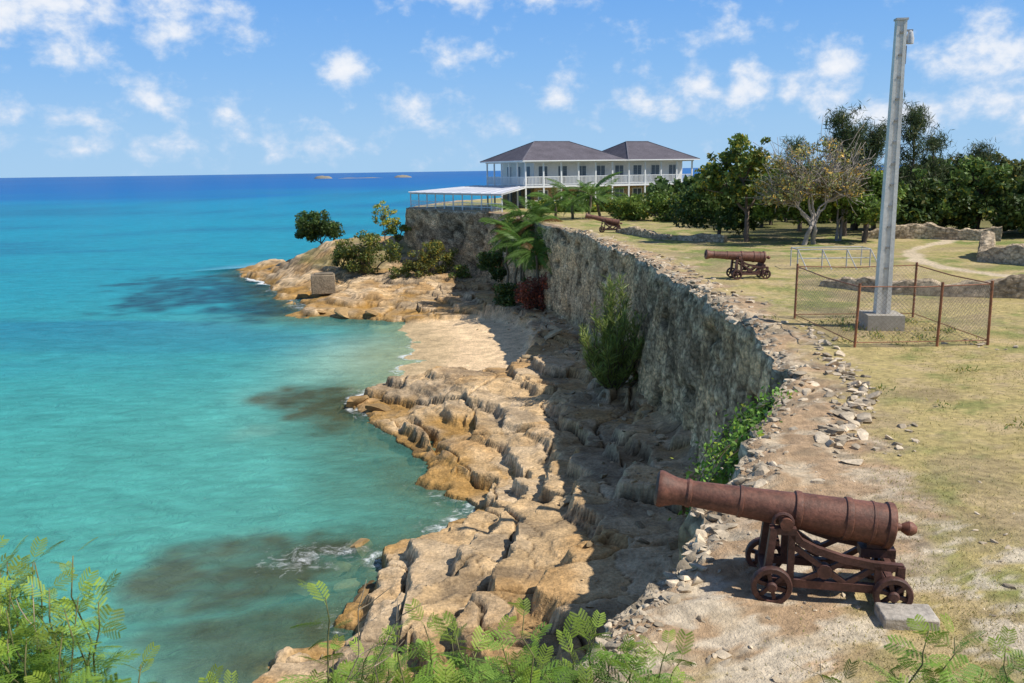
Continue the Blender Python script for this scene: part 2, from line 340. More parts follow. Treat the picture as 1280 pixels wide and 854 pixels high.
# ---------------------------------------------------------------- low ruined walls
def lowwall(name,pts,h,w=.5):
    P=np.array(pts,float);L=np.concatenate([[0],np.cumsum(np.hypot(*np.diff(P,axis=0).T))]);s=np.arange(0,L[-1],.12)
    px=np.interp(s,L,P[:,0]);py=np.interp(s,L,P[:,1]);T=np.stack([np.gradient(px),np.gradient(py)],1);T/=np.linalg.norm(T,axis=1)[:,None];N=np.stack([-T[:,1],T[:,0]],1)
    zg=zlawn(px,py);H=h*(.75+.9*fbm(s*.5,s*0,int(P[0,0]*7),3)+.2*(vn(s*2.4,s*0,5)-.5))*(.45+.55*sst(s,0,2.))
    pr=[(-1,-.3),(-.97,.2),(-.95,.4),(-.9,.6),(-.85,.8),(-.8,.95),(-.4,1.),(0,1.02),(.4,1.),(.8,.95),(.85,.8),(.9,.6),(.95,.4),(.97,.2),(1,-.3)]
    V=np.stack([np.stack([px+N[:,0]*w/2*(a+.5*fbm(s*3.3,s*0+b*7,17,3)),py+N[:,1]*w/2*(a+.5*fbm(s*3.3,s*0+b*7,19,3)),zg+H*b+.18*fbm(s*3.7,s*0+a*4,23,3)*(b>.5)],-1) for a,b in pr],1)
    m=MB();m.add(V,gridfaces(len(s),len(pr)),0,(.52,.41,.28),True)
    n=len(pr);m.f.append((np.array([list(range(n))]),0,False));m.f.append((np.array([[(len(s)-1)*n+i for i in range(n)]]),0,False))
    m.build(name,[M_wall],sharp=40)
lowwall('ruined_stone_wall',[(11.6,32.5),(13.5,30.5),(20,28),(30,25.5)],.7)
lowwall('ruined_stone_wall',[(23.8,44),(21.6,40),(23,37.8),(27,36),(34,34)],1.15,.7)
lowwall('ruined_stone_wall',[(21.5,54),(25,53),(28.5,51)],.9)
lowwall('ruined_stone_wall',[(7.6,62),(9.5,56),(13,53)],.55)
# ---------------------------------------------------------------- sea
M_sea=bpy.data.materials.new('sea_water_mat');M_sea.use_nodes=True;nt=M_sea.node_tree;nt.nodes.remove(nt.nodes['Principled BSDF']);L=nt.links.new
at=node(nt,'ShaderNodeAttribute',attribute_name='Col');at2=node(nt,'ShaderNodeAttribute',attribute_name='Dat');sp=node(nt,'ShaderNodeSeparateColor');L(at2.outputs['Color'],sp.inputs[0])
tc=node(nt,'ShaderNodeTexCoord')
mp=node(nt,'ShaderNodeMapping',inp={'Scale':(.8,1.5,1),'Rotation':(0,0,.3)});L(tc.outputs['Object'],mp.inputs[0])
fn=node(nt,'ShaderNodeTexNoise',inp={'Scale':1.9,'Detail':7.,'Roughness':.75,'Distortion':1.2});L(tc.outputs['Object'],fn.inputs['Vector'])
ms=node(nt,'ShaderNodeMath',operation='ADD');L(fn.outputs['Fac'],ms.inputs[0]);L(sp.outputs[1],ms.inputs[1])
fr_=node(nt,'ShaderNodeMapRange',inp={1:.94,2:1.16,3:0.,4:.95});L(ms.outputs[0],fr_.inputs[0])
cn=node(nt,'ShaderNodeTexNoise',inp={'Scale':.45,'Detail':7.,'Roughness':.66,'Distortion':.6});L(mp.outputs[0],cn.inputs['Vector'])
cr=node(nt,'ShaderNodeMapRange',inp={1:.32,2:.7,3:.80,4:1.18});L(cn.outputs['Fac'],cr.inputs[0])
mu=node(nt,'ShaderNodeMix',data_type='RGBA',blend_type='MULTIPLY');mu.inputs[0].default_value=1;L(at.outputs['Color'],mu.inputs[6]);L(cr.outputs[0],mu.inputs[7])
mf=node(nt,'ShaderNodeMix',data_type='RGBA');L(fr_.outputs[0],mf.inputs[0]);L(mu.outputs[2],mf.inputs[6]);mf.inputs[7].default_value=(.84,.86,.86,1)
df=node(nt,'ShaderNodeBsdfDiffuse');L(mf.outputs[2],df.inputs[0])
w1_=node(nt,'ShaderNodeTexNoise',inp={'Scale':1.1,'Detail':6.,'Roughness':.66,'Distortion':.8});L(mp.outputs[0],w1_.inputs['Vector'])
bp=node(nt,'ShaderNodeBump',inp={'Strength':.8,'Distance':.28});L(w1_.outputs['Fac'],bp.inputs['Height'])
gl=node(nt,'ShaderNodeBsdfGlossy',inp={'Roughness':.12});L(bp.outputs[0],gl.inputs['Normal']);L(bp.outputs[0],df.inputs['Normal'])
fz=node(nt,'ShaderNodeFresnel',inp={'IOR':1.33});L(bp.outputs[0],fz.inputs['Normal'])
fm_=node(nt,'ShaderNodeMapRange',inp={1:0.,2:1.,3:.015,4:.30});L(fz.outputs[0],fm_.inputs[0])
wm=node(nt,'ShaderNodeMixShader');L(fm_.outputs[0],wm.inputs[0]);L(df.outputs[0],wm.inputs[1]);L(gl.outputs[0],wm.inputs[2])
tr=node(nt,'ShaderNodeBsdfTransparent',inp={0:(.80,.98,.93,1)})
al=node(nt,'ShaderNodeMath',operation='MAXIMUM');L(sp.outputs[0],al.inputs[0]);L(fr_.outputs[0],al.inputs[1])
mx=node(nt,'ShaderNodeMixShader');L(al.outputs[0],mx.inputs[0]);L(tr.outputs[0],mx.inputs[1]);L(wm.outputs[0],mx.inputs[2]);L(mx.outputs[0],nt.nodes['Material Output'].inputs[0])
def geo(a,s,r,n):return a+np.cumsum(s*r**np.arange(n))
g=geo(0,.6,1.22,55)
gx=np.concatenate([(-62-g)[::-1],nu([(-62,-14,.4),(-14,4,.18)]),4+g]);gy=np.concatenate([nu([(-30,15,1.),(15,70,.2),(70,130,.45)]),130+g])
X,Y=np.meshgrid(gx,gy)
dc=coastd(X,Y);d=-dc
lY=np.log(np.clip(np.hypot(X,Y),10,9e4))
ys=np.log([20,45,75,110,250,520,900,3000])
cs=np.array([(.085,.335,.27),(.065,.35,.31),(.035,.315,.34),(.018,.28,.36),(.008,.27,.40),(.003,.23,.42),(.0,.13,.40),(.0,.10,.36)])
C=np.stack([np.interp(lY,ys,cs[:,i]) for i in range(3)],-1)
C=mixc(C,np.array([.008,.14,.27]),sst(fbm(X*.03,Y*.07,121,5)+.08*sst(-X-30,0,50),.0,.18)*sst(Y,42,80)*sst(900-Y,0,500)*.55)
C=mixc(C,np.array([.0,.13,.40]),sst(fbm(X*.004,Y*.012,123,3)+.05,.0,.15)*sst(Y,250,450)*.7)
C=mixc(C,np.array([.20,.43,.32]),np.exp(-np.clip(d,0,None)/4.5)*.65*(Y<80))
C=mixc(C,np.array([.40,.55,.41]),np.exp(-(((X+9.)/5.)**2+((Y-60)/9)**2))*.9)
C=mixc(C,np.array([.30,.46,.36]),sst(fbm(X*.12,Y*.12,127,5),.04,.2)*sst(8-d,0,6)*sst(60-Y,0,10)*.5)
def patch(px,py,rx,ry,s,m=1.):
    v=1-np.hypot((X-px)/rx,(Y-py)/ry)+fbm(X*.35,Y*.35,int(s)*7,5)*1.5
    return np.clip(sst(v,-.05,.6)*m*(.9+1.1*fbm(X*1.1,Y*1.1,int(s)*7+3,5)),0,1)
dk=np.maximum.reduce([patch(-9.2,26.4,3.6,2.9,1,1.),patch(-10.5,48.6,4.2,4.6,2,1.),patch(-33,92,10,12,3,.95),patch(-24,84,6,9,4,.95),patch(-7.6,22,3,3,5,.7),patch(-6.2,28.3,2.2,1.9,9,.9),patch(-9.8,44.5,2.6,2.8,6,.9),patch(-38,106,12,9,8,.85)])
C=mixc(C,np.where((Y>70)[...,None],np.array([.012,.065,.11]),np.array([.085,.10,.055])),dk*.9)
foam=np.exp(-np.clip(d-.1,0,None)/.6)*.40+.30*np.exp(-((X+3.6)/3)**2-((Y-30.5)/2.4)**2)+.34*np.exp(-((X+31)/6)**2-((Y-104)/9)**2)*np.exp(-np.clip(d,0,None)/3)+.30*np.exp(-((X+9)/2.5)**2-((Y-59)/6)**2)*np.exp(-np.clip(d-1,0,None)/1.4)+.37*np.exp(-((X+7)/2.2)**2-((Y-27.3)/1.8)**2)+.28*np.exp(-((X+9)/1.8)**2-((Y-50.5)/1.8)**2)
foam+=.12*sst(dk,.3,.7)*sst(100-Y,0,20)
alpha=np.clip(.30+np.clip(d,0,None)*.12,0,1);alpha=np.where(Y>140,1,alpha)
mb=MB();mb.add(np.stack([X,Y,X*0+SEA],-1),gridfaces(len(gy),len(gx)),0,C.reshape(-1,3),True);o=mb.build('sea_water',[M_sea],sharp=0)
at_=o.data.color_attributes.new('Dat','FLOAT_COLOR','POINT')
at_.data.foreach_set('color',np.stack([alpha,foam,foam*0,foam*0+1],-1).ravel())
def islet(X0,Y0,w,h,seed):
    m=MB();r=np.linspace(0,1,10);A,B=np.meshgrid(np.linspace(0,2*math.pi,40),r)
    xx_=X0+w*B*np.cos(A);yy_=Y0+w*.5*B*np.sin(A);zz=SEA-.5+h*(1-B**2)**.6*(.7+1.1*fbm(xx_*.05,yy_*.05,seed,3))
    m.add(np.stack([xx_,yy_,zz],-1),gridfaces(10,40),0,(.30,.27,.21),True);m.build('rocky_islet',[M_rock],sharp=0)
islet(-437,2100,22,9,3);islet(-350,2100,60,2.2,4);islet(-250,2100,22,10,5)
# ---------------------------------------------------------------- cannons
RC=(.17,.07,.045)
def cannon(loc,rz,elev=7.3):
    e=empty('cannon',loc,rz)
    c,s=math.cos(math.radians(elev)),math.sin(math.radians(elev));ax=np.array([c,0,s]);tr_=np.array([.42,0,.90])
    o=tr_-ax*1.33
    prof=[(0,.0),(.01,.04),(.05,.07),(.09,.075),(.13,.055),(.16,.036),(.2,.045),(.215,.11),(.235,.18),(.25,.225),(.262,.238),(.32,.238),(.332,.216),(.44,.216),(.447,.224),(.47,.224),(.477,.215),(.66,.21),(.668,.222),(.70,.226),(.73,.222),(.738,.206),(1.16,.193),(1.168,.204),(1.2,.208),(1.23,.204),(1.238,.182),(1.75,.160),(1.758,.17),(1.79,.17),(1.798,.156),(2.28,.138),(2.29,.15),(2.32,.153),(2.345,.138),(2.44,.145),(2.53,.172),(2.58,.192),(2.61,.196),(2.635,.19),(2.65,.165),(2.66,.14),(2.66,.075),(2.2,.073),(2.2,0)]
    m=MB();m.lathe(prof,o,ax,36,0,RC)
    m.tube([tr_+np.array([0,-.33,-.05]),tr_+np.array([0,.33,-.05])],.065,16,0,RC)
    m.build('barrel',[M_rust],e,sharp=30)
    m=MB();D=(.10,.045,.035)
    for sy_ in(-1,1):
        y=sy_*.27
        def P(x,z):return(x,y,z)
        pts=[(.42,.80),(.34,.74),(.28,.66),(.12,.58),(-.15,.50),(-.45,.45),(-.72,.44)]
        for a,b_ in zip(pts[:-1],pts[1:]):m.beam(P(*a),P(*b_),.07,.075,0,D)
        m.beam(P(.60,.20),P(.54,.80),.07,.11,0,D);m.beam(P(.36,.25),P(.36,.78),.065,.07,0,D)
        m.box((.45,y,.77),(.26,.09,.07),0,D)
        m.tube([(.45+.095*math.cos(t_),y,.85+.095*math.sin(t_)) for t_ in np.linspace(-.1,math.pi+.1,9)],.022,6,0,D)
        m.beam(P(.66,.22),P(-.62,.20),.075,.085,0,D)
        m.beam(P(-.70,.14),P(-.70,.46),.07,.10,0,D);m.beam(P(-.50,.2),P(-.48,.45),.06,.07,0,D)
        m.beam(P(.33,.60),P(-.18,.235),.055,.055,0,D);m.beam(P(-.18,.48),P(.25,.235),.05,.05,0,D);m.beam(P(-.18,.235),P(-.47,.43),.05,.055,0,D)
        m.lathe([(-.05,.0),(-.05,.075),(.05,.075),(.05,.0)],(.03,y,.36),(0,1,0),14,0,D)
    for x,z,w in((.60,.24,.07),(-.66,.20,.07),(.05,.22,.06),(.5,.62,.05),(-.6,.43,.06)):m.beam((x,-.27,z),(x,.27,z),w,w,0,D)
    m.box((-.52,0,.50),(.34,.2,.09),0,D);m.box((-.52,0,.57),(.22,.16,.08),0,D)
    for x,z in((.55,.205),(-.62,.19)):m.tube([(x,-.43,z),(x,.43,z)],.035,10,0,D)
    m.build('carriage',[M_rust],e)
    for x,r in((.55,.205),(-.62,.19)):
        for sy_ in(-1,1):
            m=MB();y=sy_*.37
            m.lathe([(-.045,r-.055),(-.045,r-.01),(-.03,r),(.03,r),(.045,r-.01),(.045,r-.055),(-.045,r-.055)],(x,y,r),(0,1,0),28,0,D)
            m.lathe([(-.065,0),(-.065,.04),(-.05,.055),(.05,.055),(.065,.04),(.065,0)],(x,y,r),(0,1,0),16,0,D)
            for k_ in range(6):
                a_=k_*math.pi/3+.3;m.beam((x+.04*math.cos(a_),y,r+.04*math.sin(a_)),(x+(r-.04)*math.cos(a_),y,r+(r-.04)*math.sin(a_)),.04,.04,0,D)
            m.build('truck_wheel',[M_rust],e)
    return e
def gz(x,y):return float(zlawn(np.array([x]),np.array([y]))[0])
cannon((3.22,8.6,gz(3.2,8.5)-.02),math.radians(180-10.5),6.8)
cannon((9.45,35.0,gz(9.4,35)),math.radians(180+4),4)
cannon((7.0,62.3,gz(7,62.3)),math.radians(180-6),13)
mb=MB();mb.box((0,0,.06),(.52,.34,.16),0,(.48,.43,.37));o=mb.build('stone_block',[M_stone],loc=(3.82,7.93,gz(3.8,7.9)-.02),rotz=-.12)
bv=o.modifiers.new('b','BEVEL');bv.width=.02;bv.segments=2
# ---------------------------------------------------------------- pole
mb=MB()
def hsec(w,d):
    g=w*.2;q=d*.28
    return [(-w/2,-d/2),(-g,-d/2),(-g,-d/2+q*.5),(g,-d/2+q*.5),(g,-d/2),(w/2,-d/2),(w/2,d/2),(g,d/2),(g,d/2-q*.5),(-g,d/2-q*.5),(-g,d/2),(-w/2,d/2)]
V=np.array([[(a,b_,t_*8.0) for a,b_ in hsec(.38-.13*t_,.32-.11*t_)] for t_ in np.linspace(0,1,14)]);n=12;F=[]
for i in range(13):
    for j in range(n):F.append([i*n+j,i*n+(j+1)%n,(i+1)*n+(j+1)%n,(i+1)*n+j])
mb.add(V.reshape(-1,3),F,0,(.74,.71,.64));mb.f.append((np.array([[13*n+j for j in range(n)]]),0,False))
for z in np.arange(1.1,7.8,.55):mb.box((0,-.145+.05*z/8,z),(.07,.05,.05),0,(.36,.34,.3))
mb.box((0,0,.1),(.95,.95,.62),1,(.42,.38,.32))
mb.box((.2,-.02,7.75),(.2,.05,.05),2,(.3,.3,.3));mb.lathe([(0,.0),(0,.09),(.12,.1),(.3,.06),(.34,0)],(.24,-.03,7.42),(0,0,1),14,2,(.6,.6,.6));mb.box((.14,-.02,7.15),(.05,.1,.45),2,(.25,.25,.25))
mb.box((0,0,8.03),(.3,.26,.05),0,(.55,.54,.5))
mb.build('concrete_utility_pole',[M_conc,M_conc,M_metal],loc=(10.1,23.7,gz(10.1,23.7)),rotz=-.12)
# ---------------------------------------------------------------- fence
mb=MB();cor=[(8.5,21.4),(11.75,21.3),(11.65,25.2),(8.25,25.3)]
R1=(.30,.12,.055);G1=(.30,.25,.2)
for i in range(4):
    a=np.array(cor[i]);b_=np.array(cor[(i+1)%4]);Ln=np.hypot(*(b_-a));nps=[0,.62] if i==0 else[0]
    for u in nps:
        p=a+(b_-a)*u;z=gz(*p);mb.tube([(p[0],p[1],z-.1),(p[0]+rng.normal()*.03,p[1],z+1.6)],.034,8,0,R1)
    za=gz(*a)+1.52;zb_=gz(*b_)+1.52
    mb.tube([(a[0],a[1],za),((a[0]+b_[0])/2,(a[1]+b_[1])/2,(za+zb_)/2-.04),(b_[0],b_[1],zb_)],.016,6,0,R1)
    mb.tube([(a[0],a[1],za-1.4),(b_[0],b_[1],zb_-1.4)],.012,5,0,R1)
    hgt_=1.42;dx=.11
    for sgn in(1,-1):
        for u0 in np.arange(-hgt_,Ln,dx):
            u1=u0+hgt_;lo=max(u0,0);hi=min(u1,Ln)
            if hi-lo<.03:continue
            zl=lo-u0;zh=hi-u0
            if sgn<0:zl,zh=hgt_-zl,hgt_-zh
            pa=a+(b_-a)*lo/Ln;pb=a+(b_-a)*hi/Ln;z0=(za+zb_)/2-1.45
            mb.tube([(pa[0],pa[1],z0+zl),(pb[0],pb[1],z0+zh)],.0032,3,0,G1,cap=False)
mb.build('chain_link_fence',[M_rust])
mb=MB();g0=gz(14,38.5)
for x in(0,1.05,2.1,3.1):mb.tube([(x,0,-.05),(x,0,.85)],.03,6,0,(.5,.5,.48))
for z in(.83,.45):mb.tube([(0,0,z),(3.1,0,z)],.028,6,0,(.5,.5,.48))
for x in(0,1.05,2.1,3.1):mb.tube([(x,0,.83),(x+.25,-.7,-.03)],.025,6,0,(.5,.5,.48))
mb.tube([(0,1.1,.83),(3.1,1.1,.83)],.028,6,0,(.5,.5,.48));mb.tube([(0,0,.83),(0,1.1,.83),(0,1.12,0)],.028,6,0,(.5,.5,.48));mb.tube([(3.1,0,.83),(3.1,1.1,.83),(3.1,1.12,0)],.028,6,0,(.5,.5,.48))
mb.build('pipe_railing',[M_metal],loc=(12.5,38.3,g0),rotz=-.05)
# ---------------------------------------------------------------- house
HE=empty('colonial_house',(1.7,98,.1),math.atan2(.41,.91));W=22.2;Dp=11
Wh=(.82,.82,.80);St=(.66,.46,.27)
F2=2.5;EV=5.2
m=MB();m.box((W/2+1.0,Dp/2+1,F2/2),(W-2.2,Dp-2.2,F2),0,St);m.build('stone_ground_floor',[M_wall],HE)
m=MB();m.box((W/2+1.0,Dp/2+1,(F2+EV)/2),(W-2.24,Dp-2.24,EV-F2),0,(.76,.74,.71));m.build('upper_wall',[M_white],HE)
m=MB();m.box((W/2,Dp/2,F2-.02),(W,Dp,.2),0,Wh);m.box((W/2,Dp/2,EV+.02),(W+.1,Dp+.1,.22),0,Wh);m.box((W/2,Dp/2,-.2),(W+.3,Dp+.3,.4),0,(.45,.43,.4));m.build('veranda_decks',[M_white],HE)
m=MB();nc=11
for i in range(nc):
    x=.1+i*(W-.2)/(nc-1)
    for z0,z1 in((0,F2-.12),(F2+.08,EV-.09)):m.box((x,.1,(z0+z1)/2),(.15,.15,z1-z0),0,Wh)
for i in range(1,6):
    y=.1+i*(Dp-.2)/5
    for z0,z1 in((0,F2-.12),(F2+.08,EV-.09)):
        m.box((.1,y,(z0+z1)/2),(.15,.15,z1-z0),0,Wh);m.box((W-.1,y,(z0+z1)/2),(.15,.15,z1-z0),0,Wh)
z0=F2+.08
for zz_ in(.12,.98):
    m.box((W/2,.1,z0+zz_),(W-.2,.07,.07),0,Wh);m.box((.1,Dp/2,z0+zz_),(.07,Dp-.4,.07),0,Wh)
for x in np.arange(.25,W-.2,.17):m.box((x,.1,z0+.55),(.06,.035,.80),0,Wh)
for y in np.arange(.3,Dp-.2,.17):m.box((.1,y,z0+.55),(.035,.06,.80),0,Wh)
m.box((4.5,.1,.95),(8.6,.06,.06),0,Wh)
for x in np.arange(.3,8.8,.2):m.box((x,.1,.5),(.05,.035,.84),0,Wh)
m.build('columns_and_railings',[M_white],HE)
m=MB();Sh=(.17,.21,.25)
for i in range(8):
    x=3.2+i*2.5
    m.box((x,2.09,F2+1.25),(1.25,.06,2.1),0,Wh)
    for s_ in(-.29,.29):
        m.box((x+s_,2.05,F2+1.23),(.5,.05,1.95),1,Sh)
        for q in range(9):m.box((x+s_,2.015,F2+.4+q*.2),(.42,.03,.07),1,(.11,.14,.17))
    m.box((x,2.08,1.2),(1.3,.06,1.75),0,Wh);m.box((x,2.04,1.2),(1.08,.05,1.55),1,(.10,.12,.14) if i%2 else Sh);m.box((x,2.005,1.2),(.06,.03,1.55),0,Wh)
for i in range(3):
    y=3.6+i*2.6
    m.box((2.09,y,F2+1.25),(.06,1.25,2.1),0,Wh);m.box((2.05,y,F2+1.23),(.05,1.05,1.95),1,Sh);m.box((2.08,y,1.2),(.06,1.2,1.7),1,(.1,.12,.14))
m.build('shuttered_windows',[M_white,M_metal],HE)
m=MB();ov=.55
def hip(x0,x1,y0,y1,z,h,run):
    ym=(y0+y1)/2
    v=[(x0,y0,z),(x1,y0,z),(x1,y1,z),(x0,y1,z),(x0+run,ym,z+h),(x1-run,ym,z+h)]
    rc=(.14,.125,.145)
    m.add(v,[[0,1,5,4],[2,3,4,5]],0,rc);m.add(v,[[1,2,5],[3,0,4]],0,rc);m.add([(a,b_,c_-.003) for a,b_,c_ in v[:4]],[[3,2,1,0]],0,rc)
    for kx in range(1,16):
        t_=kx/16;hh_=z+h*t_;yA=y0+(ym-y0)*t_;xa=x0+run*t_;xb=x1-run*t_
        m.box(((xa+xb)/2,yA-.01,hh_+.006),(xb-xa,.05,.02),0,(.10,.095,.11))
        m.box((xa-.01,ym,hh_+.006),(.05,2*(ym-yA),.02),0,(.10,.095,.11))
    m.beam((x0+run,ym,z+h+.03),(x1-run,ym,z+h+.03),.2,.08,0,(.16,.15,.17))
    for cx,cy,ex in((x0,y0,x0+run),(x1,y0,x1-run),(x0,y1,x0+run),(x1,y1,x1-run)):m.beam((cx,cy,z+.02),(ex,ym,z+h+.02),.14,.06,0,(.15,.14,.16))
hip(-ov,12.8,-ov,Dp+ov,EV+.14,2.2,4.4);hip(12.86,W+ov,-ov,Dp+ov,EV+.14,2.2,3.4)
m.build('hip_roofs',[M_roof],HE)
m=MB();m.box((W/2,-ov+.02,EV+.08),(W+2*ov,.06,.12),0,Wh);m.box((-ov+.02,Dp/2,EV+.08),(.06,Dp+2*ov-.1,.12),0,Wh);m.build('eaves_fascia',[M_white],HE)
m=MB();A=np.array([(-12.0,105.3,2.05),(-.9,91.2,2.05),(1.7,97.2,2.65),(-3.9,109.,2.65)])
m.add(np.concatenate([A,A-[0,0,.08]]),[[0,1,2,3],[7,6,5,4],[0,4,5,1],[1,5,6,2],[2,6,7,3],[3,7,4,0]],0,(.58,.58,.62))
for i in range(11):
    p=A[0]+(A[1]-A[0])*(i/10)*.985+np.array([.25,.25,0]);m.box((p[0],p[1],1.08),(.13,.13,1.86),0,Wh)
    q=A[3]+(A[2]-A[3])*(i/10);m.beam((p[0],p[1],1.96),(q[0],q[1],2.52),.06,.1,0,Wh)
    m.beam(A[0]+(A[1]-A[0])*(i/10)+[0,0,.03],q+[0,0,.03],.08,.05,0,(.75,.75,.76))
p=A[0]+[.25,.25,0];q=A[1]+[.1,.35,0]
for z in(.6,1.05):m.beam((p[0],p[1],z),(q[0],q[1],z),.05,.06,0,Wh)
for i in range(70):
    r_=p+(q-p)*(i/70);m.box((r_[0],r_[1],.6),(.04,.04,.85),0,Wh)
m.beam((p[0],p[1],1.9),(q[0],q[1],1.9),.12,.14,0,Wh)
m.build('terrace_canopy',[M_white])
mb=MB();mb.box((0,0,0),(2.4,1.9,1.9),0,(.30,.235,.16));mb.box((.1,.2,1.02),(1.9,1.3,.15),0,(.26,.21,.15));o=mb.build('concrete_block',[M_rock],loc=(-19.2,89.5,-6.7),rotz=.2)
bv=o.modifiers.new('b','BEVEL');bv.width=.1;bv.segments=2
# ---------------------------------------------------------------- vegetation
def clumps(c,r,n,cr):
    u=rng.normal(size=(n,3));u/=np.linalg.norm(u,axis=1)[:,None];rr=rng.random(n)**(1/2.4)
    P=np.array(c)+u*rr[:,None]*np.array(r);return P,cr*(.6+.7*rng.random(n))
def fill(P,R,per,sq=.75):
    out=[]
    for p,r in zip(P,R):
        k_=int(per*(r/R.mean())**2);u=rng.normal(size=(k_,3));u/=np.linalg.norm(u,axis=1)[:,None]
        out.append(p+u*(rng.random(k_)**.45)[:,None]*r*np.array([1,1,sq]))
    return out
def curve(a,b_,n=5,sag=.0,j=.1):
    t_=np.linspace(0,1,n)[:,None];a=np.array(a,float);b_=np.array(b_,float);L_=np.linalg.norm(b_-a)
    P=a+(b_-a)*t_;P+=rng.normal(size=P.shape)*j*L_*.25*np.sin(t_*math.pi);P[:,2]+=sag*np.sin(t_[:,0]*math.pi)*L_;return P
def tree(name,base,crowns,ncl,cr,per,leaf,col,trunk=.16,fork=.35,bark=(.16,.12,.09),asp=.55,up=0,yel=.05,extra=0,nst=1,limb=.3):
    m=MB();base=np.array(base,float);allP=[]
    cc=np.array([c for c,_ in crowns]);cen=cc.mean(0)
    for si in range(nst):
        b0=base+(rng.normal(size=3)*[.35,.35,0] if nst>1 else 0)
        fk=b0+(cen-b0)*fork+rng.normal(size=3)*.15
        m.tube(curve(b0-[0,0,.3],fk,6,0,.12),np.linspace(trunk,trunk*.62,6),8,0,bark)
        for (c,r) in crowns:
            P,R=clumps(c,r,max(2,ncl//nst),cr);allP.append((P,R))
            mid=fk+(np.array(c)-fk)*.55;m.tube(curve(fk,mid,5,.05,.2),np.linspace(trunk*.55,trunk*.3,5),6,0,bark)
            for p in P[rng.random(len(P))<limb]:
                m.tube(curve(mid,p,5,.06,.25),np.linspace(trunk*.24,trunk*.06,5),5,0,bark)
                for _ in range(extra):
                    q=p+rng.normal(size=3)*cr*1.1+[0,0,.3];m.tube(curve(p+(mid-p)*.3,q,4,.0,.3),np.linspace(trunk*.1,.012,4),4,0,bark)
    for P,R in allP:
        zlo=P[:,2].min();zh=P[:,2].max()+.01
        for p,pts in zip(P,fill(P,R,per)):
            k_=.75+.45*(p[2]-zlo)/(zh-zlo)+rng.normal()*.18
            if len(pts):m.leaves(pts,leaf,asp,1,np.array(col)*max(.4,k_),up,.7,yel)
    return m.build(name,[M_bark,M_leaf],sharp=0)
DG=(.07,.115,.028);MG=(.12,.185,.036)
tree('seagrape_tree',(-23.8,112,-5.6),[((-24.3,112.5,-1.6),(2.6,2.2,1.5)),((-22.9,112.5,-2.6),(1.6,1.6,1.1)),((-25.8,112.5,-2.9),(1.3,1.4,1.0))],26,.75,120,.3,DG,.16)
def bush(name,c,r,n,cr,per,leaf,col,asp=.55,up=0.,yel=.08,stems=10,bark=(.14,.11,.08)):
    m=MB();c=np.array(c,float);r=np.array(r,float);P,R=clumps(c,r,n,cr);P[:,2]=np.maximum(P[:,2],c[2]-r[2]*.8)
    g=c-[0,0,r[2]]
    for p in P[:stems]:m.tube(curve(g-[0,0,.2],p,5,.05,.2),np.linspace(.05,.012,5)*max(1,r[0]/1.5),5,0,bark)
    for p,pts in zip(P,fill(P,R,per)):
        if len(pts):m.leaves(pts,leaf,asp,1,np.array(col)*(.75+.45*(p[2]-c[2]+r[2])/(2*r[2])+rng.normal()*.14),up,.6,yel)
    return m.build(name,[M_bark,M_leaf],sharp=0)
bush('shrub',(-15.6,95.5,-4.4),(3.6,2.4,2.2),46,.8,120,.26,(.10,.13,.03),yel=.15)
bush('shrub',(-8.6,93.5,-4.9),(3.0,2.,2.1),38,.7,120,.24,(.14,.16,.04),yel=.18)
bush('shrub',(-11.9,94,-6.2),(1.6,1.5,.9),14,.5,100,.22,(.13,.16,.04))
bush('shrub',(-18.5,97,-4.6),(1.5,1.5,1.1),14,.5,110,.22,(.09,.14,.03))
bush('shrub',(-5.2,91.5,-6.3),(1.5,1.4,1.),14,.5,100,.22,(.09,.14,.03))
tree('sapling_tree',(-14.6,103,-3.6),[((-14.9,103,.1),(1.5,1.3,1.1)),((-14.2,103,-1.2),(1.4,1.2,.7))],16,.42,50,.22,(.26,.32,.05),.09,yel=.3,limb=.8)
bush('shrub',(-13.4,104,-2.5),(1.6,1.3,1.2),14,.5,100,.22,(.15,.2,.035))
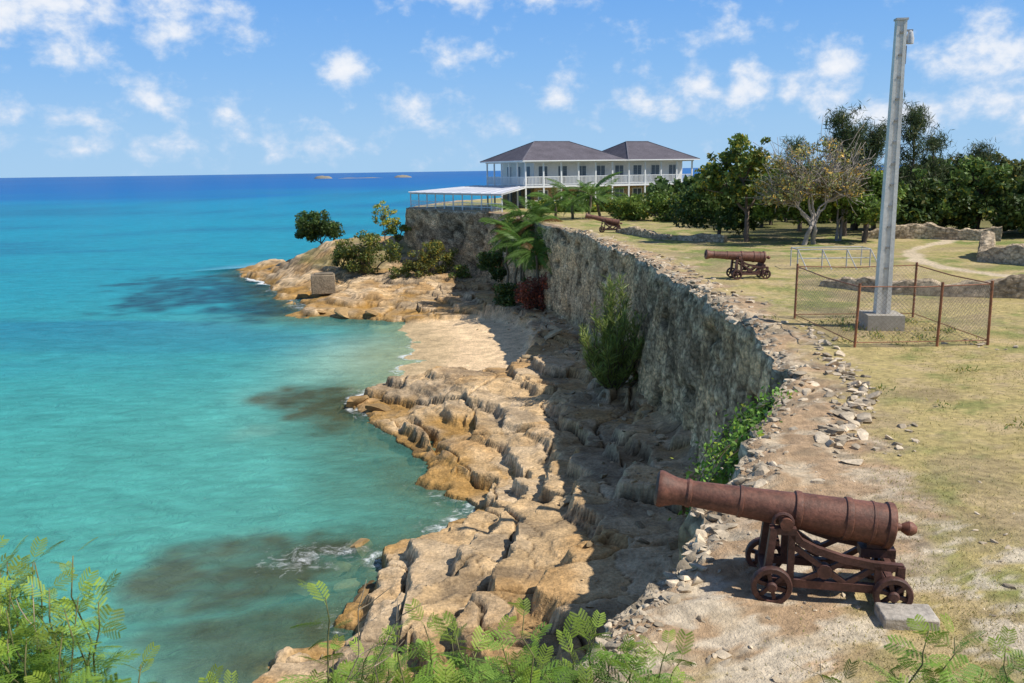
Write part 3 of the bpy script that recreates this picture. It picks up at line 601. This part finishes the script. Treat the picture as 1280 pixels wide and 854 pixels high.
def palm(name,base,h,nf,L_,col,tr_=.12,droop=.5,red=0.):
    m=MB();base=np.array(base,float);top=base+[rng.normal()*.15,rng.normal()*.15,h]
    m.tube(curve(base-[0,0,.3],top,7,0,.06),np.linspace(tr_,tr_*.8,7),8,0,(.2,.16,.11))
    for i in range(nf):
        a_=i*2.4+rng.random()*.4;el=rng.uniform(.1,1.25);l=L_*(.75+.4*rng.random())
        n=12;t_=np.linspace(0,1,n);dr=droop*(1.3-el*.3)
        ang=el-t_*dr*2.0;ds=l/(n-1)
        rr=np.cumsum(np.cos(ang))*ds;zz_=np.cumsum(np.sin(ang))*ds
        P=top+np.stack([rr*math.cos(a_),rr*math.sin(a_),zz_],1)
        cc=np.array(col)*(.7+.6*rng.random());cc=cc if rng.random()>red else np.array([.22,.11,.04])
        m.tube(P,np.linspace(.03,.006,n),4,1,cc*1.3,cap=False)
        side=np.array([-math.sin(a_),math.cos(a_),0]);V=[]
        tt_=np.linspace(.1,1,30);idx=tt_*(n-1);Pi=np.stack([np.interp(idx,np.arange(n),P[:,k_]) for k_ in range(3)],1)
        T_=np.gradient(Pi,axis=0);T_/=np.linalg.norm(T_,axis=1)[:,None]
        for s_ in(-1,1):
            w=l*.24*np.sin(np.clip(tt_*1.05,0,1)*math.pi*.92+.12)[:,None]
            tip=Pi+side*s_*w*.85+T_*w*.5-np.array([0,0,1])*w*(.35+.2*rng.random((30,1)))
            b1=Pi-T_*l*.012;b2=Pi+T_*l*.012;md=(Pi+tip)/2+np.array([0,0,.02])
            V.append(np.stack([b1,md-T_*l*.013,tip,md+T_*l*.013],1))
        V=np.concatenate(V).reshape(-1,3);m.add(V,np.arange(len(V)).reshape(-1,4),1,cc)
    return m.build(name,[M_bark,M_leaf],sharp=0)
PG=(.11,.20,.035)
for x,y,z,h in[(.4,76,-6.2,4.9),(2.2,75.5,-5.6,5.4),(1.2,74,-6.2,4.2),(-.3,78,-6.2,5.4),(1.9,79,-4.,4.2),(2.9,73.0,-5.8,4.2),(.9,78,-5,5.0),(2.2,71.5,-6,3.6)]:
    palm('palm_plant',(x,y,z),h,17,3.0,PG,.12,.62,.05)
for x,y,h in[(5.6,80,1.9),(7.0,79,2.1),(8.3,81,1.6),(4.3,84,1.2)]:palm('palm_plant',(x,y,.0),h,15,2.9,PG,.14,.55,.08)
bush('dead_creeper',(2.0,70.2,-5.1),(2.0,1.5,1.5),30,.55,110,.22,(.24,.085,.055),yel=.05)
bush('creeper_shrub',(.2,73,-5.6),(2.,1.6,1.2),24,.6,110,.24,DG)
bush('creeper_shrub',(2.7,73,-2.6),(1.3,1.6,1.4),20,.6,110,.26,MG)
bush('creeper_shrub',(.0,84,-1.8),(1.2,2.6,2.2),30,.6,110,.26,MG)
bush('creeper_shrub',(-1.5,87,-4.6),(1.5,2.,1.6),24,.6,110,.26,DG)
for i,(x,y,rx,rz) in enumerate([(3.4,90,1.6,.8),(6,91,1.8,.8),(9.5,90,2.2,.9),(13,89,2.4,1.0),(16.5,88,2.6,1.5),(20,88,2.6,1.8),(10.8,78,1.6,1.),(13,76,2.,1.3),(15.5,74,2.2,1.6),(11.5,84,2,1.)]):
    bush('hedge_shrub',(x,y,rz*.8),(rx,1.5,rz),26,.6,110,.26,MG if i%2 else (.15,.21,.04))
m=MB();b0=np.array([4.75,40.6,-6.0])
for i in range(66):
    a_=rng.random()*6.28;sp_=rng.random()**.7*1.7;h=rng.uniform(1.4,6.0)*(1-.25*sp_);tip=b0+[math.cos(a_)*sp_,math.sin(a_)*sp_*1.1,h]
    P=curve(b0,tip,8,0,.1);P[:,:2]+= (np.linspace(0,1,8)**.5-np.linspace(0,1,8))[:,None]*np.array([math.cos(a_),math.sin(a_)])*sp_*.7
    m.tube(P,np.linspace(.035,.006,8),4,0,(.15,.12,.08))
    k_=150;t_=rng.random(k_)**.7*7;p=np.stack([np.interp(t_,np.arange(8),P[:,q]) for q in range(3)],1)
    d_=rng.normal(size=(k_,3))*.19;d_[:,2]=abs(d_[:,2])+.14;e_=np.cross(d_,rng.normal(size=(k_,3)));e_/=np.linalg.norm(e_,axis=1)[:,None];w=.02
    V=np.stack([p,p+d_*.5+e_*w,p+d_,p+d_*.5-e_*w],1).reshape(-1,3);cc=np.array([.27,.33,.08])*(.5+.9*rng.random(k_))[:,None]
    m.add(V,np.arange(4*k_).reshape(-1,4),1,np.repeat(cc,4,0))
m.build('casuarina_shrub',[M_bark,M_leaf],sharp=0)
m=MB()
for i in range(28):
    y=14.3+2.9*rng.random();x=float(wx(y));n_=12;t_=np.linspace(0,1,n_);l=rng.uniform(.7,2.3)
    P=np.stack([x-.05-.5*np.sin(t_*2.)*(.5+rng.random())-l*t_*.3,y-.1+t_*rng.normal()*.5,-.1+.04*np.sin(t_*3)-l*t_],1);m.tube(P,np.linspace(.014,.004,n_),4,0,(.14,.12,.07))
    pts=P[rng.integers(0,n_,75)]+rng.normal(size=(75,3))*.15;m.leaves(pts,.11,.5,1,(.14,.26,.04),-.3,.8,.05)
m.build('hanging_creeper',[M_bark,M_leaf],sharp=0)
tree('seagrape_tree',(14.2,53,0),[((13.6,53,5.1),(2.2,2.,1.2)),((12.6,53,3.4),(1.7,1.8,1.2)),((15.2,53.4,3.6),(1.8,1.8,1.4))],22,.5,72,.28,(.12,.17,.035),.2,yel=.22,limb=.5)
tree('broadleaf_tree',(13.4,57,0),[((12.2,57,2.2),(2.,1.8,1.3)),((14.6,56,1.8),(2.,1.8,1.3))],24,.7,100,.28,DG,.16)
tree('sparse_tree',(16.8,50.5,0),[((16.8,50.5,4.4),(2.5,2.,1.7)),((15.5,50.2,3.),(1.6,1.5,1.0)),((18.6,50.8,3.4),(1.8,1.6,1.3))],30,.5,46,.18,(.21,.22,.08),.17,.3,(.38,.33,.28),yel=.25,extra=6,nst=2,limb=.95)
tree('sparse_tree',(19.6,52.5,0),[((19.4,52.5,4.),(1.6,1.4,1.5)),((20.4,52.6,3.),(1.3,1.2,1.0))],22,.45,28,.16,(.22,.20,.09),.12,.3,(.36,.31,.27),yel=.25,extra=6,nst=2,limb=.95)
tree('broadleaf_tree',(18.3,53,0),[((18.2,53,2.4),(1.8,1.8,1.4)),((16.4,54,2.2),(2.,1.8,1.2))],24,.6,95,.26,(.15,.22,.04),.14)
tree('broadleaf_tree',(20.5,51,0),[((20.4,51,2.2),(1.7,1.6,1.2)),((21.4,52,3.0),(1.3,1.3,1.))],24,.6,95,.24,MG,.14,nst=2)
def casu(base,h,w,nb,col=(.07,.10,.038)):
    m=MB();base=np.array(base,float);top=base+[rng.normal()*.4,0,h];Pt=curve(base-[0,0,.3],top,9,0,.08);m.tube(Pt,np.linspace(.17,.03,9),7,0,(.17,.13,.1))
    for i in range(nb):
        t_=rng.uniform(.25,1)*8;p=np.array([np.interp(t_,np.arange(9),Pt[:,q]) for q in range(3)]);a_=rng.random()*6.28;l=w*(1.15-t_/8*.75)*rng.uniform(.5,1.3)
        q=p+[math.cos(a_)*l,math.sin(a_)*l,l*rng.uniform(.25,1.0)];B=curve(p,q,6,0,.2);m.tube(B,np.linspace(.035,.008,6),4,0,(.15,.12,.09))
        k_=100;pts=B[rng.integers(1,6,k_)]+rng.normal(size=(k_,3))*[.22,.22,.2];m.leaves(pts,.42,.10,1,col,.8,.7,.05)
    m.build('casuarina_tree',[M_bark,M_leaf],sharp=0)
casu((21.2,56,0),7.2,2.0,55);casu((23.4,57,0),6.6,2.0,50);casu((25.9,58,0),7.6,1.9,52);casu((23.6,61,0),6.4,2.2,50);casu((28.4,59,0),5.8,1.8,42);casu((19.6,60,0),5.6,1.8,40);casu((31.5,60,0),5.4,1.8,36)
for i,(x,y,h,w) in enumerate([(26.5,56,4.2,2.8),(30,57,5.2,3.0),(33.5,56,4.8,3.0),(37,57,5.6,3.4),(41,58,5.4,3.4),(46,58,5.4,3.6),(31.5,53.5,3.9,2.6),(35,52.5,4.3,2.6),(39.5,52,4.4,2.8),(24,62,4.8,3.),(28.5,61,5.2,3.2),(32,61,5.4,3.2)]):
    tree('broadleaf_tree',(x,y,0),[((x,y,h*.62),(w*.8,w*.7,h*.34)),((x-w*.45,y-.5,h*.36),(w*.6,w*.5,h*.27)),((x+w*.55,y-.3,h*.45),(w*.6,w*.5,h*.3))],22,.62,95,.30,[DG,(.095,.15,.036),(.13,.15,.05)][i%3],.17,limb=.4,yel=.12)
m=MB()
for i in range(130):
    x=14+rng.random()*75;y=64+rng.random()*26+.1*x;h=rng.uniform(3.0,5.4);c=np.array([x,y,h*.5])
    P,R=clumps(c,(2.,1.8,h*.42),9,.95)
    for p,pts in zip(P,fill(P,R,42)):
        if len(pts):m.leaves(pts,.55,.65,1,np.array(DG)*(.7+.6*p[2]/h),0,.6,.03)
    m.tube([(x,y,-.2),(x,y,h*.6)],[.15,.08],6,0,(.15,.12,.09))
m.build('distant_trees',[M_bark,M_leaf],sharp=0)
# grass
n=60000;y=7+22*rng.random(n)**1.35;x=wx(y)+.6+rng.random(n)*(y*.62-wx(y)+1.);zz_=zlawn(x,y)
pr_=.35+1.6*fbm(x*.7,y*.7,201,5);msk=(rng.random(n)<pr_*sst(x-wx(y),1.2,3.2));x,y,zz_=x[msk],y[msk],zz_[msk];n=len(x)
h=rng.uniform(.012,.035,n);a_=rng.random(n)*6.28;w=.004+.0003*y;le=rng.normal(size=(n,2))*.02
V=np.stack([np.stack([x-np.cos(a_)*w,y-np.sin(a_)*w,zz_-.005],1),np.stack([x+np.cos(a_)*w,y+np.sin(a_)*w,zz_-.005],1),np.stack([x+le[:,0],y+le[:,1],zz_+h],1)],1)
gc=mixc(np.array([.50,.40,.18]),np.array([.26,.28,.08]),rng.random(n)**1.2)
mb=MB();mb.add(V.reshape(-1,3),np.arange(3*n).reshape(-1,3),0,np.repeat(gc,3,0));mb.build('grass',[M_grass],sharp=0)
m=MB()
for i in range(46):
    px=8.5+rng.random()*3.2;py=21.6+rng.random()*3.4
    if i>34:px,py=6.6+rng.random()*5,9+rng.random()*18
    g=gz(px,py);k_=30;pts=np.array([px,py,g+.05])+rng.normal(size=(k_,3))*[.13,.13,.04];m.leaves(pts,.09,.3,0,(.15,.21,.05),1.,.5,.2)
m.build('weeds',[M_leaf],sharp=0)
# ---------------------------------------------------------------- foreground plants with feathery compound leaves
def leaf_template(Lf=.2,npn=6,nl=10):
    V=[]
    for i in range(npn):
        t_=.25+.75*i/(npn-1);x=Lf*t_;z=-.22*Lf*t_*t_
        pl=Lf*.48*math.sin(math.pi*(.28+.55*(i+.5)/npn))
        for s_ in(-1,1):
            d_=np.array([.66,s_*.74,-.14]);d_/=np.linalg.norm(d_);nn=np.array([-d_[1],d_[0],0])
            V.append([[x,0,z],[x+d_[0]*pl,d_[1]*pl,z+d_[2]*pl-.004],[x+d_[0]*pl,d_[1]*pl+.001,z+d_[2]*pl-.003]])
            for j in range(nl):
                u=pl*(.1+.9*j/(nl-1));b_=np.array([x,0,z])+d_*u;b_[2]-=.15*u*u/pl
                for s2 in(-1,1):
                    e_=nn*s2*.9+d_*.55;e_/=np.linalg.norm(e_);l=.0155*(1-.35*abs(j/(nl-1)-.4))
                    V.append([b_-d_*.0042,b_+d_*.0042,b_+e_*l+[0,0,-.002]])
    V.append([[0,-.002,0],[0,.002,0],[Lf,0,-.22*Lf]])
    return np.array(V).reshape(-1,3)
LT=leaf_template()
def fplant(name,stems,col=(.10,.19,.03)):
    m=MB()
    for (x,y,z,lean,h,nlf,sc) in stems:
        base=np.array([x,y,z]);top=base+np.array([lean[0],lean[1],h]);P=curve(base,top,8,.03,.15)
        m.tube(P,np.linspace(.009,.003,8),5,0,(.20,.19,.08))
        for i in range(nlf):
            t_=(.3+.7*(i+1)/nlf)*7;p=np.array([np.interp(t_,np.arange(8),P[:,q]) for q in range(3)])
            az=i*2.4+rng.normal()*.5;el=rng.uniform(-.1,.7)+(.5 if i>=nlf-3 else 0);s=sc*(.65+.55*rng.random())*(1-.4*(i/nlf)**3)
            R=np.array((Matrix.Rotation(az,3,'Z')@Matrix.Rotation(-el,3,'Y')@Matrix.Rotation(rng.normal()*.4,3,'X')))
            V=(LT*s)@R.T+p
            m.add(V,np.arange(len(V)).reshape(-1,3),1,np.array(col)*(.55+.9*rng.random())*(np.array([1.4,1.15,1]) if i>=nlf-3 else 1))
    m.build(name,[M_bark,M_leaf],sharp=0)
def zgl(x,y):return gz(x,y) if x>wx(y) else gz(float(wx(y)),y)-.3
def stems(xs_,ys_,zt,n,nl,sc=1.,spread=.2):
    out=[]
    for i in range(n):
        x=rng.uniform(*xs_);y=rng.uniform(*ys_);z0=min(zgl(x,y),1.6);tp=rng.uniform(*zt)
        out.append((x,y,z0,(rng.normal()*spread,rng.normal()*spread*.6),max(.3,tp-z0),nl,sc))
    return out
FG=(.20,.33,.05)
fplant('leucaena_shrub',stems((-2.75,-2.1),(3.6,4.2),(1.9,2.6),46,17,.88,.09),FG)
fplant('leucaena_shrub',stems((-1.75,-.8),(4.2,4.9),(1.2,1.68),20,12,.95),FG)
fplant('leucaena_shrub',stems((-.9,.1),(4.4,5.2),(1.05,1.55),32,13,1.),FG)
fplant('leucaena_shrub',stems((.1,.85),(4.6,5.4),(1.0,1.45),26,12,1.,.15),(.17,.29,.045))
fplant('leucaena_shrub',stems((1.9,3.1),(4.2,5.0),(1.2,1.5),22,12,.95,.15),FG)
fplant('leucaena_shrub',[(2.15,4.4,1.0,(.15,.1,),.85,13,.95),(2.4,4.5,1.0,(.1,.1,),.75,12,.95),(-1.1,4.5,.8,(.05,.0),1.3,13,.95),(-.75,4.5,.8,(.1,.0),1.1,12,.95),(.0,4.7,.8,(.05,.0),1.1,13,.95),(-.25,4.7,.8,(-.1,.0),.95,12,.95)],FG)
m=MB()
for x,y,z,lx,h in[(-1.15,4.4,.9,.35,1.35),(-.95,4.5,.9,.3,1.2),(-2.2,3.9,1.2,-.1,1.3),(1.9,4.5,.9,-.2,.8)]:
    P=curve((x,y,z),(x+lx,y,z+h),8,0,.2);m.tube(P,np.linspace(.008,.002,8),5,0,(.36,.29,.2))
    for q in range(3,7):m.tube(curve(P[q],P[q]+[rng.normal()*.12,rng.normal()*.05,.14],4,0,.2),np.linspace(.004,.0015,4),4,0,(.36,.29,.2))
m.build('dry_twigs',[M_bark],sharp=0)
# ---------------------------------------------------------------- light, sky
S_=Vector((.62,-.2,.80)).normalized();el=math.asin(S_.z);az=math.atan2(S_.x,S_.y)
sl=bpy.data.lights.new('sun','SUN');sl.energy=5.;sl.angle=math.radians(.5);sl.color=(1,.95,.86);so=bpy.data.objects.new('sun',sl);scene.collection.objects.link(so);so.rotation_euler=S_.to_track_quat('Z','Y').to_euler();so.location=(30,-10,50)
w=bpy.data.worlds.new('World');scene.world=w;w.use_nodes=True;nt=w.node_tree;L=nt.links.new;bg=nt.nodes['Background']
sk=node(nt,'ShaderNodeTexSky',sky_type='NISHITA');sk.sun_disc=False;sk.sun_elevation=el;sk.sun_rotation=az;sk.air_density=1.;sk.dust_density=.3;sk.ozone_density=2.
tc=node(nt,'ShaderNodeTexCoord');sx_=node(nt,'ShaderNodeSeparateXYZ');L(tc.outputs['Generated'],sx_.inputs[0])
aa=node(nt,'ShaderNodeMath',operation='ARCTAN2');L(sx_.outputs[0],aa.inputs[0]);L(sx_.outputs[1],aa.inputs[1])
ee=node(nt,'ShaderNodeMath',operation='ARCSINE');L(sx_.outputs[2],ee.inputs[0])
cx=node(nt,'ShaderNodeCombineXYZ');L(aa.outputs[0],cx.inputs[0]);L(ee.outputs[0],cx.inputs[1])
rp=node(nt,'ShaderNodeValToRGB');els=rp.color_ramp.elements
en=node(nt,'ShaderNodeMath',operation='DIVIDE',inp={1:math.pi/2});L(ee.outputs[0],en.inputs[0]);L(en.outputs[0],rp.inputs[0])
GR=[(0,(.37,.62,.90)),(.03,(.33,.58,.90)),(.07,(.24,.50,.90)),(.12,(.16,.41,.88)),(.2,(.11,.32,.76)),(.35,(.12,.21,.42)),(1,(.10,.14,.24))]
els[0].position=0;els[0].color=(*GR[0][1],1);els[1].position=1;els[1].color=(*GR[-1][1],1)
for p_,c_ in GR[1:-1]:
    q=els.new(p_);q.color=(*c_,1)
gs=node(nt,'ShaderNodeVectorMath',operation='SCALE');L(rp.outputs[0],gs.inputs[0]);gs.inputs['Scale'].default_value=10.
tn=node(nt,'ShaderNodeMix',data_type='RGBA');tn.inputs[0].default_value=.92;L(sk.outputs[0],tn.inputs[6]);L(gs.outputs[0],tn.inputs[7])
nz=node(nt,'ShaderNodeTexNoise',inp={'Scale':24.,'Detail':7.,'Roughness':.58,'Distortion':.1})
mpv=node(nt,'ShaderNodeMapping',inp={'Scale':(1,1.3,1)});L(cx.outputs[0],mpv.inputs[0]);L(mpv.outputs[0],nz.inputs['Vector'])
CL=[(-27.1,9.6,7.,2.9,1.1),(-18.3,9.6,2.8,2.2,.9),(-21.6,4.6,2,1.4,.8),(-17.1,3.8,1.6,1.,.7),(-10,6.3,1.7,1.2,.9),(-6,4.2,2.2,.9,.8),(-3,7.4,2.4,1.1,.62),(3,4.5,1.4,1.0,.8),(9.8,4.1,3.4,1.1,.95),(12.2,5,1.2,1.4,1.),(14.6,5,1.3,1.9,1.05),(18.9,4.9,1.9,2.2,1.1),(27.9,5,3.6,2.6,1.1),(-28,3.5,3.6,.8,.7),(-1.5,10.6,6,1.1,.85),(-13,1.9,4,.9,.62),(13,7.8,2.6,1.1,.62),(-2,2.8,3.4,.8,.6),(6,6.3,1.8,.8,.58),(-22,1.8,8,.8,.55),(23,3.,4,1.2,.75),(46,6,7,3,.9),(-48,6,7,3,.9)]
cur=None
for a_,e_,rx,ry_,s in CL:
    sb=node(nt,'ShaderNodeVectorMath',operation='MULTIPLY_ADD');L(cx.outputs[0],sb.inputs[0]);k1_,k2_=1/math.radians(rx),1/math.radians(ry_)
    sb.inputs[1].default_value=(k1_,k2_,0);sb.inputs[2].default_value=(-math.radians(a_)*k1_,-math.radians(e_)*k2_,0)
    ln=node(nt,'ShaderNodeVectorMath',operation='LENGTH');L(sb.outputs[0],ln.inputs[0])
    q=node(nt,'ShaderNodeMath',operation='MULTIPLY_ADD');L(ln.outputs['Value'],q.inputs[0]);q.inputs[1].default_value=-.62*s;q.inputs[2].default_value=.9*s
    if cur is None:cur=q.outputs[0]
    else:
        mxn=node(nt,'ShaderNodeMath',operation='MAXIMUM');L(cur,mxn.inputs[0]);L(q.outputs[0],mxn.inputs[1]);cur=mxn.outputs[0]
mc=node(nt,'ShaderNodeMath',operation='MAXIMUM',inp={1:-.1});L(cur,mc.inputs[0])
nm=node(nt,'ShaderNodeMath',operation='MULTIPLY_ADD',inp={1:2.9,2:-1.44});L(nz.outputs['Fac'],nm.inputs[0])
ad=node(nt,'ShaderNodeMath',operation='ADD');L(mc.outputs[0],ad.inputs[0]);L(nm.outputs[0],ad.inputs[1])
cf=node(nt,'ShaderNodeMapRange',interpolation_type='SMOOTHSTEP',inp={1:.05,2:.95,3:0.,4:.92});L(ad.outputs[0],cf.inputs[0])
cb=node(nt,'ShaderNodeMapRange',inp={1:.5,2:1.2,3:0.,4:1.});L(ad.outputs[0],cb.inputs[0])
cc=node(nt,'ShaderNodeMix',data_type='RGBA');L(cb.outputs[0],cc.inputs[0]);cc.inputs[6].default_value=(7.0,7.9,9.3,1);cc.inputs[7].default_value=(9.5,9.6,9.9,1)
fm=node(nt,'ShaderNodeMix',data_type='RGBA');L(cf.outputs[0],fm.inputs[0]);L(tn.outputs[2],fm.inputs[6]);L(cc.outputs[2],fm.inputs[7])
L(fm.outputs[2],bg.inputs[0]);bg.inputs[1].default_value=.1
scene.view_settings.view_transform='Standard';scene.view_settings.look='None';scene.view_settings.exposure=0
# ---------------------------------------------------------------- camera
cd=bpy.data.cameras.new('camera');cam=bpy.data.objects.new('camera',cd);scene.collection.objects.link(cam)
cd.sensor_width=36;cd.lens=30.94;cd.clip_start=.05;cd.clip_end=120000
R=Matrix.Rotation(math.radians(79.0),4,'X')@Matrix.Rotation(math.radians(-.83),4,'Z')
cam.location=(0,0,4.4);cam.rotation_euler=R.to_euler();scene.camera=cam
